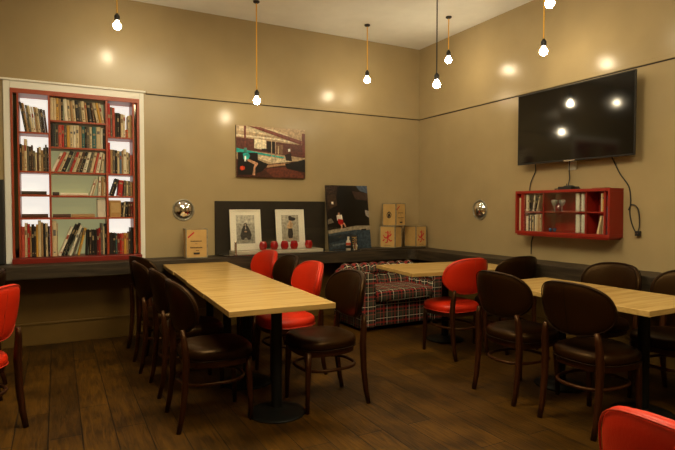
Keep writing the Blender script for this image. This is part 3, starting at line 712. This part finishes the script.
cable('cable', [(-.02, -2.88, 1.85), (-.008, -2.915, 1.76), (-.008, -2.975, 1.65), (-.008, -3.055, 1.54), (-.008, -3.075, 1.42), (-.008, -3.07, 1.30), (-.010, -3.10, 1.19), (-.014, -3.14, 1.14), (-.018, -3.165, 1.20), (-.018, -3.15, 1.34), (-.014, -3.09, 1.38), (-.014, -3.06, 1.33)], 'black looped cable hanging at right end of red cabinet')
cable('cable', [(-.012, -2.02, 1.07), (-.008, -1.99, 1.0), (-.008, -1.985, .93), (-.008, -1.985, .86)], 'short black cable hanging below left end of red cabinet')
pl = bpy.data.objects['cable.002']; PO = Vector((-.02, -3.155, 1.13))
pb = MB().box(-.014, .012, -.022, .022, -.022, .022).build('plug', 'black', pl, bevel=.004, loc=PO)
for dz in (-.008, .008): MB().box(-.028, -.014, dz-.003, dz+.003, -.004, .004).build('prong', 'chrome', pb)

# ------------------------------------------------------------------ pendant lamps
def pendant(x, y, z, cord, label, group='bare bulb pendants on fabric cords'):
    z -= .04
    t = thing('pendant_lamp', label, 'lamp', (x, y, z), 0, group)   # z = centre of the bulb
    top = H-z
    MB().lathe([(.034, top-.0005), (.034, top-.012), (.022, top-.020), (.006, top-.024)][::-1], 20).build('ceiling_rose', 'black', t)
    MB().tube([(0, 0, .105), (0, 0, top-.02)], .006, 8).build('cord', cord, t)
    MB().lathe([(.020, .046), (.024, .050), (.025, .090), (.020, .098), (.011, .112), (.006, .118)], 16).build('lamp_holder', 'black', t)
    prof = []
    for a in range(-85, 60, 12): prof.append((.036*math.cos(R(a)), .036*math.sin(R(a))))
    prof += [(.0165, .038), (.015, .050)]
    MB().lathe(prof, 18).build('bulb', 'bulb', t, smooth=True)
pendant(-3.91, -.58, 3.09, 'cord_y', 'bare bulb on orange cord hanging above the red bookcase')
pendant(-2.55, -.59, 2.52, 'cord_y', 'bare bulb on long orange cord hanging left of the pool canvas')
pendant(-1.15, -.52, 2.91, 'cord_y', 'bare bulb on orange cord near back wall, left of room corner')
pendant(-1.12, -1.79, 2.60, 'cord_k', 'bare bulb on black cord, the only black corded one')
pendant(-.47, -1.18, 3.07, 'cord_y', 'bare bulb on short orange cord hanging beside the right wall corner')
pendant(-.45, -2.50, 2.83, 'cord_y', 'bare bulb on orange cord hanging above the television')
pendant(-.96, -3.00, 3.01, 'cord_y', 'bare bulb cut by the top picture edge, above the television')
for x, y, z, d in ((-5.4, -3.4, 2.9, 'left side behind view'),):  # extra bulb added out of view for more light
    pendant(x, y, z, 'cord_y', 'added fill bulb on orange cord, '+d+' of the room')

M['fill_glow'] = mat('fill_panel_glow', (.9, .85, .7), rough=.5, emit=(1, .84, .53), estr=20)
for x, y, d in ((-3.5, -2.9, 'over the long table'), (-2.7, -5.5, 'over the camera')):  # unseen panels added as fill to brighten tables and walls
    t = thing('fill_light_panel', 'added unseen fill light panel '+d, 'lamp', (x, y, H-.0005), 0, 'added fill light panels out of view')
    MB().box(-.7, .7, -.55, .55, -.05, 0).build('frame', 'ceiling', t, bevel=.004)
    MB().box(-.66, .66, -.51, .51, -.056, -.05).build('fill_emitter', 'fill_glow', t)

# ------------------------------------------------------------------ chairs
def sup(a, n): return math.copysign(abs(math.cos(a))**(2/n), math.cos(a)), math.copysign(abs(math.sin(a))**(2/n), math.sin(a))
def backrest():
    mb = MB(); N = 40; rs = [1, .985, .95, .88, .74, .5, .22]
    def pos(a, b, off):
        Rr = .40; th = a/Rr
        nx, ny = math.cos(th), -math.sin(th)
        x = -.252 - b*.17 + Rr*(1-math.cos(th)) + off*nx; y = Rr*math.sin(th)+off*ny
        return (x, y, .738+b)
    rings = []
    for side in (1, -1):
        for r in (rs if side == 1 else rs[::-1]):
            ring_ = []
            for k in range(N):
                an = 2*PI*k/N; c, s_ = sup(an, 2.7)
                b = s_*.167; tp = 1-.26*max(0, -s_)**2-.05*max(0, s_)
                a = c*.282*tp
                off = side*.030*(1-r**5)**.5
                ring_.append(pos(a*r, b*r, off))
            if side == -1 and r == 1: continue
            rings.append(ring_)
    n = len(rings); vs = [v for q in rings for v in q]; fs = []
    # order: front from edge to centre, back from centre to edge
    f = len(rs)
    def br(i, j):
        for k in range(N): k2 = (k+1) % N; fs.append((i*N+k, i*N+k2, j*N+k2, j*N+k))
    for i in range(f-1): br(i, i+1)
    for i in range(f, n-1): br(i, i+1)
    br(n-1, 0)
    fs.append(tuple((f-1)*N+k for k in range(N))); fs.append(tuple(f*N+k for k in range(N)))
    mb.add(vs, fs); 
    # piping rings: edge loops front and back
    def edge(off, r):
        o = []
        for k in range(N):
            an = 2*PI*k/N; c, s_ = sup(an, 2.7); b = s_*.167; tp = 1-.26*max(0, -s_)**2-.05*max(0, s_); o.append(pos(c*.282*tp*r, b*r, off))
        return o
    seam = [pos(0, b, -.0295*(1-min(1, abs(b/.167))**5)**.5-.0008) for b in [(-.158+.316*k/12) for k in range(13)]]
    return mb, edge(.019, .955), edge(-.019, .955), seam
def outline(n, hx, hy, N=40, cx=.005):
    o = []
    for k in range(N):
        c, s_ = sup(2*PI*k/N, n); f = 1+.05*c
        o.append((cx+hx*c, hy*s_*f))
    return o
def solid(mb, out, zs):
    """stack rings: zs = [(scale, z)]"""
    N = len(out); cx = sum(p[0] for p in out)/N
    vs = []
    for s_, z in zs: vs += [((p[0]-cx)*s_+cx, p[1]*s_, z) for p in out]
    fs = [(i*N+k, i*N+(k+1) % N, (i+1)*N+(k+1) % N, (i+1)*N+k) for i in range(len(zs)-1) for k in range(N)]
    fs += [tuple(reversed(range(N))), tuple((len(zs)-1)*N+k for k in range(N))]
    mb.add(vs, fs); return mb
def make_chair(leather, pipe):
    t = thing('dining_chair', 'x', 'chair')
    o = outline(2.9, .225, .225)
    seat = solid(MB(), o, [(.90, .408), (.975, .412), (1, .425), (1.01, .445), (.99, .463), (.94, .476), (.85, .485), (.6, .492), (.2, .495)]).build('seat', leather, t, smooth=True)
    MB().tube([(x, y*1.005, .414) for x, y in outline(2.9, .226, .227)], .0042, 6, closed=True).build('piping', pipe, seat, smooth=True)
    bmb, e1, e2, seam = backrest()
    b = bmb.build('backrest', leather, t, smooth=True)
    MB().tube(e1, .003, 6, closed=True).tube(e2, .003, 6, closed=True).build('piping', pipe, b, smooth=True)
    MB().tube(seam, .0022, 6).build('seam', pipe, b, smooth=True)
    solid(MB(), outline(2.9, .212, .212), [(1, .370), (1, .4075)]).build('seat_frame', 'chair_wood', t, bevel=.004)
    for s_ in (-1, 1):
        MB().tube([(-.268, s_*.194, 0), (-.246, s_*.194, .10), (-.228, s_*.195, .25), (-.220, s_*.196, .42), (-.226, s_*.195, .50), (-.232, s_*.190, .57), (-.236, s_*.180, .62)],
                  [.0145, .0165, .019, .021, .020, .017, .012], 12, sq=.6).build('leg', 'chair_wood', t, smooth=True)
    for s_ in (-1, 1):
        MB().tube([(.190, s_*.176, 0), (.186, s_*.174, .15), (.180, s_*.170, .30), (.176, s_*.168, .40)], [.013, .016, .020, .022], 12, sq=.6).build('leg', 'chair_wood', t, smooth=True)
    MB().tube([(x-.03, y, .265) for x, y in outline(2.6, .205, .180, 32)], .0105, 8, closed=True, sq=.7).build('stretcher', 'chair_wood', t, smooth=True)
    return t
GB, GR = 'brown leather dining chairs', 'red leather dining chairs'
protos = {'b': None, 'r': None}
def chair(kind, x, y, rz, label):
    g = GB if kind == 'b' else GR
    if protos[kind] is None:
        c = make_chair('brown_leather' if kind == 'b' else 'red_leather', 'brown_pipe' if kind == 'b' else 'red_pipe')
        c.location = (x, y, 0); c.rotation_euler = (0, 0, R(rz)); c['label'] = label; c['group'] = g; protos[kind] = c
    else: c = dup(protos[kind], (x, y, 0), R(rz), label, g)
    return c
chair('b', -3.535, -.66, 16, 'brown leather chair left of the long table, farthest, by the ledge')
chair('b', -3.585, -1.24, 0, 'brown leather chair left of the long table, second from the ledge')
chair('b', -3.545, -1.90, 0, 'brown leather chair left of the long table, third from the ledge')
chair('b', -3.545, -2.57, 0, 'brown leather chair left of the long table, nearest the camera')
chair('r', -2.69, -.68, 187, 'red leather chair right of the long table, nearest the ledge')
chair('b', -2.72, -1.32, 180, 'brown leather chair between two red chairs right of the long table')
chair('r', -2.79, -1.96, 180, 'red leather chair right of the long table, beside nearest brown chair')
chair('b', -2.815, -2.67, 180, 'brown leather chair at near right corner of the long table')
chair('r', -1.17, -2.10, 92, 'red leather chair drawn up to the table before the tartan sofa')
chair('b', -.60, -2.16, 90, 'brown leather chair behind far end of the two seat side table, by red chair')
chair('b', -1.435, -3.18, 0, 'brown leather chair back to camera, beside the red chair at right table')
chair('b', -1.435, -3.79, 0, 'brown leather chair back to camera, nearest at the right table')
chair('b', -.66, -3.22, 180, 'brown leather chair along the right wall, directly below the red cabinet')
chair('b', -.66, -3.82, 180, 'brown leather chair along the right wall, cut by right picture edge')
chair('r', -3.027, -5.358, 0, 'red leather chair back showing at bottom right corner of picture')
chair('r', -4.950, -2.256, 150, 'red leather chair cut by the left picture edge')
chair('b', -5.07, -1.42, 180, 'brown leather chair back just showing behind left edge red chair')

# ------------------------------------------------------------------ tables
TZ = .775
def make_table(w, d, label, loc, rz, group, off=(0, 0)):
    t = thing('cafe_table', label, 'table', loc, rz, group)
    MB().box(-w/2, w/2, -d/2, d/2, TZ-.034, TZ).build('tabletop', 'oak', t, bevel=.003)
    for x, y in (off,):
        MB().box(x-.11, x+.11, y-.11, y+.11, TZ-.046, TZ-.034).build('mounting_plate', 'iron', t)
        MB().lathe([(.036, .03), (.036, TZ-.046)], 20, c=(x, y, 0)).build('column', 'iron', t, smooth=False)
        MB().lathe([(.188, 0), (.190, .006), (.182, .014), (.12, .024), (.06, .032), (.038, .045)], 36, c=(x, y, 0)).build('base', 'iron', t, smooth=True)
    return t
ax = Vector((.0427, .9991)); p0 = Vector((-3.277, -3.124)); L4 = 2.735/4; rz1 = -R(2.45)
tl = ['square oak table nearest the camera in the long row', 'square oak table second from camera in the long row',
      'square oak table third from camera in the long row', 'square oak table touching the ledge in the long row']
tb0 = None
for i in range(4):
    c = p0+ax*(L4*(i+.5)); sx = (.004, 0, .008, 0)[i]
    loc = (c.x+sx, c.y, 0)
    if tb0 is None: tb0 = make_table(.656, L4-.007, tl[i], loc, rz1, 'square oak tables pushed into rows', (.085, .06))
    else: dup(tb0, loc, rz1, tl[i], 'square oak tables pushed into rows')
tb2 = make_table(.672, .643, 'square oak table of the right pair, far one near the red chair', (-1.190, -3.222, 0), R(.5), 'square oak tables of the right pair', (.14, 0))
dup(tb2, (-1.195, -3.868, 0), R(.5), 'square oak table of the right pair, near one at right picture edge', 'square oak tables of the right pair')
rr = -R(7)
A = Vector((-1.59, -1.43)); ux = Vector((math.cos(rr), math.sin(rr))); uy = Vector((-math.sin(rr), math.cos(rr)))
cc = A+ux*.585-uy*.375
make_table(1.17, .75, 'oak table standing in front of the tartan sofa', (cc.x, cc.y, 0), rr, None, (.11, .19))

# ------------------------------------------------------------------ tartan sofa
sf = thing('sofa', 'tartan button back sofa under the ledge in the room corner', 'sofa', (-.975, -.74, 0))
SX0, SX1, SYB, SYF = -.58, .56, .34, -.34     # local
def sweep(name, prof, n, fn, m, parent, uvs=None):
    """prof: list of 2d points (closed); fn(i/n, p) -> 3d"""
    mb = MB(); k = len(prof); vs = []; uv = []
    acc = [0]
    for i in range(k): acc.append(acc[-1]+math.dist(prof[i], prof[(i+1) % k]))
    for i in range(n+1):
        for j, p in enumerate(prof):
            v = fn(i/n, p, j); vs.append(v); uv.append((v[0]*1.0 if uvs == 'x' else v[1], acc[j]))
    fs = [(i*k+j, i*k+(j+1) % k, (i+1)*k+(j+1) % k, (i+1)*k+j) for i in range(n) for j in range(k)]
    fs += [tuple(range(k)), tuple(n*k+j for j in range(k))]
    mb.add(vs, fs); mb.uv = uv
    return mb.build(name, m, parent, smooth=True)
# backrest profile in (y,z): front face bulging, rolled top
bp = [(.30, .10), (.30, .55)]
for a in range(180, -61, -15): pass
for a in range(0, 241, 16): bp.append((.235+.085*math.cos(R(a)), (.62)+.078*math.sin(R(a))))
bp += [(.155, .50), (.145, .42), (.150, .34), (.16, .10)]
def fb(t, p, j):
    x = SX0+.06+(SX1-SX0-.12)*t
    fl = abs(math.sin(PI*t*8))**.5
    k = 0
    if p[1] > .33: k = (fl-1)*.05
    cx, cz = .225, .56
    dx, dz = p[0]-cx, p[1]-cz; L = math.hypot(dx, dz) or 1
    # second row of tufts
    return (x, p[0]+dx/L*k, p[1]+dz/L*k*(.9 if p[1] > .55 else .2))
sweep('backrest', bp, 90, fb, 'plaid', sf, 'x')
# arms: scroll section in (x,z) swept along y
for s_ in (-1, 1):
    ap = [(.09, .045), (.09, .50)]
    for a in range(300, 600, 18): ap.append((.02*0+.0+.098*math.cos(R(a)), .565+.090*math.sin(R(a))))
    ap += [(-.085, .48), (-.085, .045)]
    cx0 = (SX0+.085) if s_ < 0 else (SX1-.085)
    def fa(t, p, j, s_=s_, cx0=cx0):
        y = SYB-.04+(SYF-SYB+.04)*t
        fl = abs(math.sin(PI*t*5))**.5
        k = (fl-1)*.024 if p[1] > .45 and t < .93 else 0
        L = math.hypot(p[0], p[1]-.56) or 1
        r = 1 if t < .96 else 1-.10*((t-.96)/.04)**2
        return (cx0+s_*-(p[0]*r+p[0]/L*k), y, .56+(p[1]-.56)*r+(p[1]-.56)/L*k if p[1] > .45 else p[1])
    arm = sweep('arm', ap, 50, fa, 'plaid', sf, 'y')
    fc = MB(); k_ = len(ap); pts = [(cx0+s_*-p[0]*.97, .56+(p[1]-.56)*.97) for p in ap]
    ys = (SYF+.006, SYF-.012)
    fc.add([(x, y, z) for y in ys for x, z in pts], [tuple(range(k_)), tuple(range(k_, 2*k_))]+[(q, (q+1) % k_, k_+(q+1) % k_, k_+q) for q in range(k_)])
    fc.uv = [(v[0]*1.0+.03, v[2]) for v in fc.v]
    fc.build('arm_facing', 'plaid', arm)
def uvbox(mb):
    mb.uv = [(v[0]+v[1]*.8, v[2]+v[1]*.5) for v in mb.v]; return mb
uvbox(MB().box(SX0+.12, SX1-.12, SYF+.035, SYB-.05, .045, .315)).build('base', 'plaid', sf, bevel=.01)
sc_ = solid(MB(), [((x), y) for x, y in [(a, b) for a, b in outline(7, (SX1-SX0)/2-.155, .27, 48, 0)]], [(.96, .316), (1, .33), (1.01, .37), (1.0, .41), (.97, .43), (.85, .443), (.4, .45)])
sc_.v = [(x-.01, y*1.0-.085, z) for x, y, z in sc_.v]
sc_.uv = [(v[0], v[1]+v[2]) for v in sc_.v]
sc_.build('seat_cushion', 'plaid', sf, smooth=True)
for x in (SX0+.07, SX1-.07):
    for y in (SYF+.06, SYB-.09): MB().lathe([(.018, 0), (.026, .045)], 14, c=(x, y, 0)).build('foot', 'chair_wood', sf)

# ------------------------------------------------------------------ camera and view
cam = bpy.data.cameras.new('camera'); co = bpy.data.objects.new('camera', cam); COL.objects.link(co)
cam.sensor_width = 36; cam.lens = 530/675*36; cam.clip_start = .05
co.location = (-4.435, -5.97, 1.35)
co.rotation_euler = (R(90-1.84), R(0), R(62.1-90))
S.camera = co
w = bpy.data.worlds.new('world'); S.world = w; w.use_nodes = True
w.node_tree.nodes['Background'].inputs[0].default_value = (1, .8, .55, 1); w.node_tree.nodes['Background'].inputs[1].default_value = .01
S.view_settings.view_transform = 'Standard'; S.view_settings.look = 'None'; S.view_settings.gamma = 1
S.view_settings.use_curve_mapping = False
S.view_settings.exposure = .20
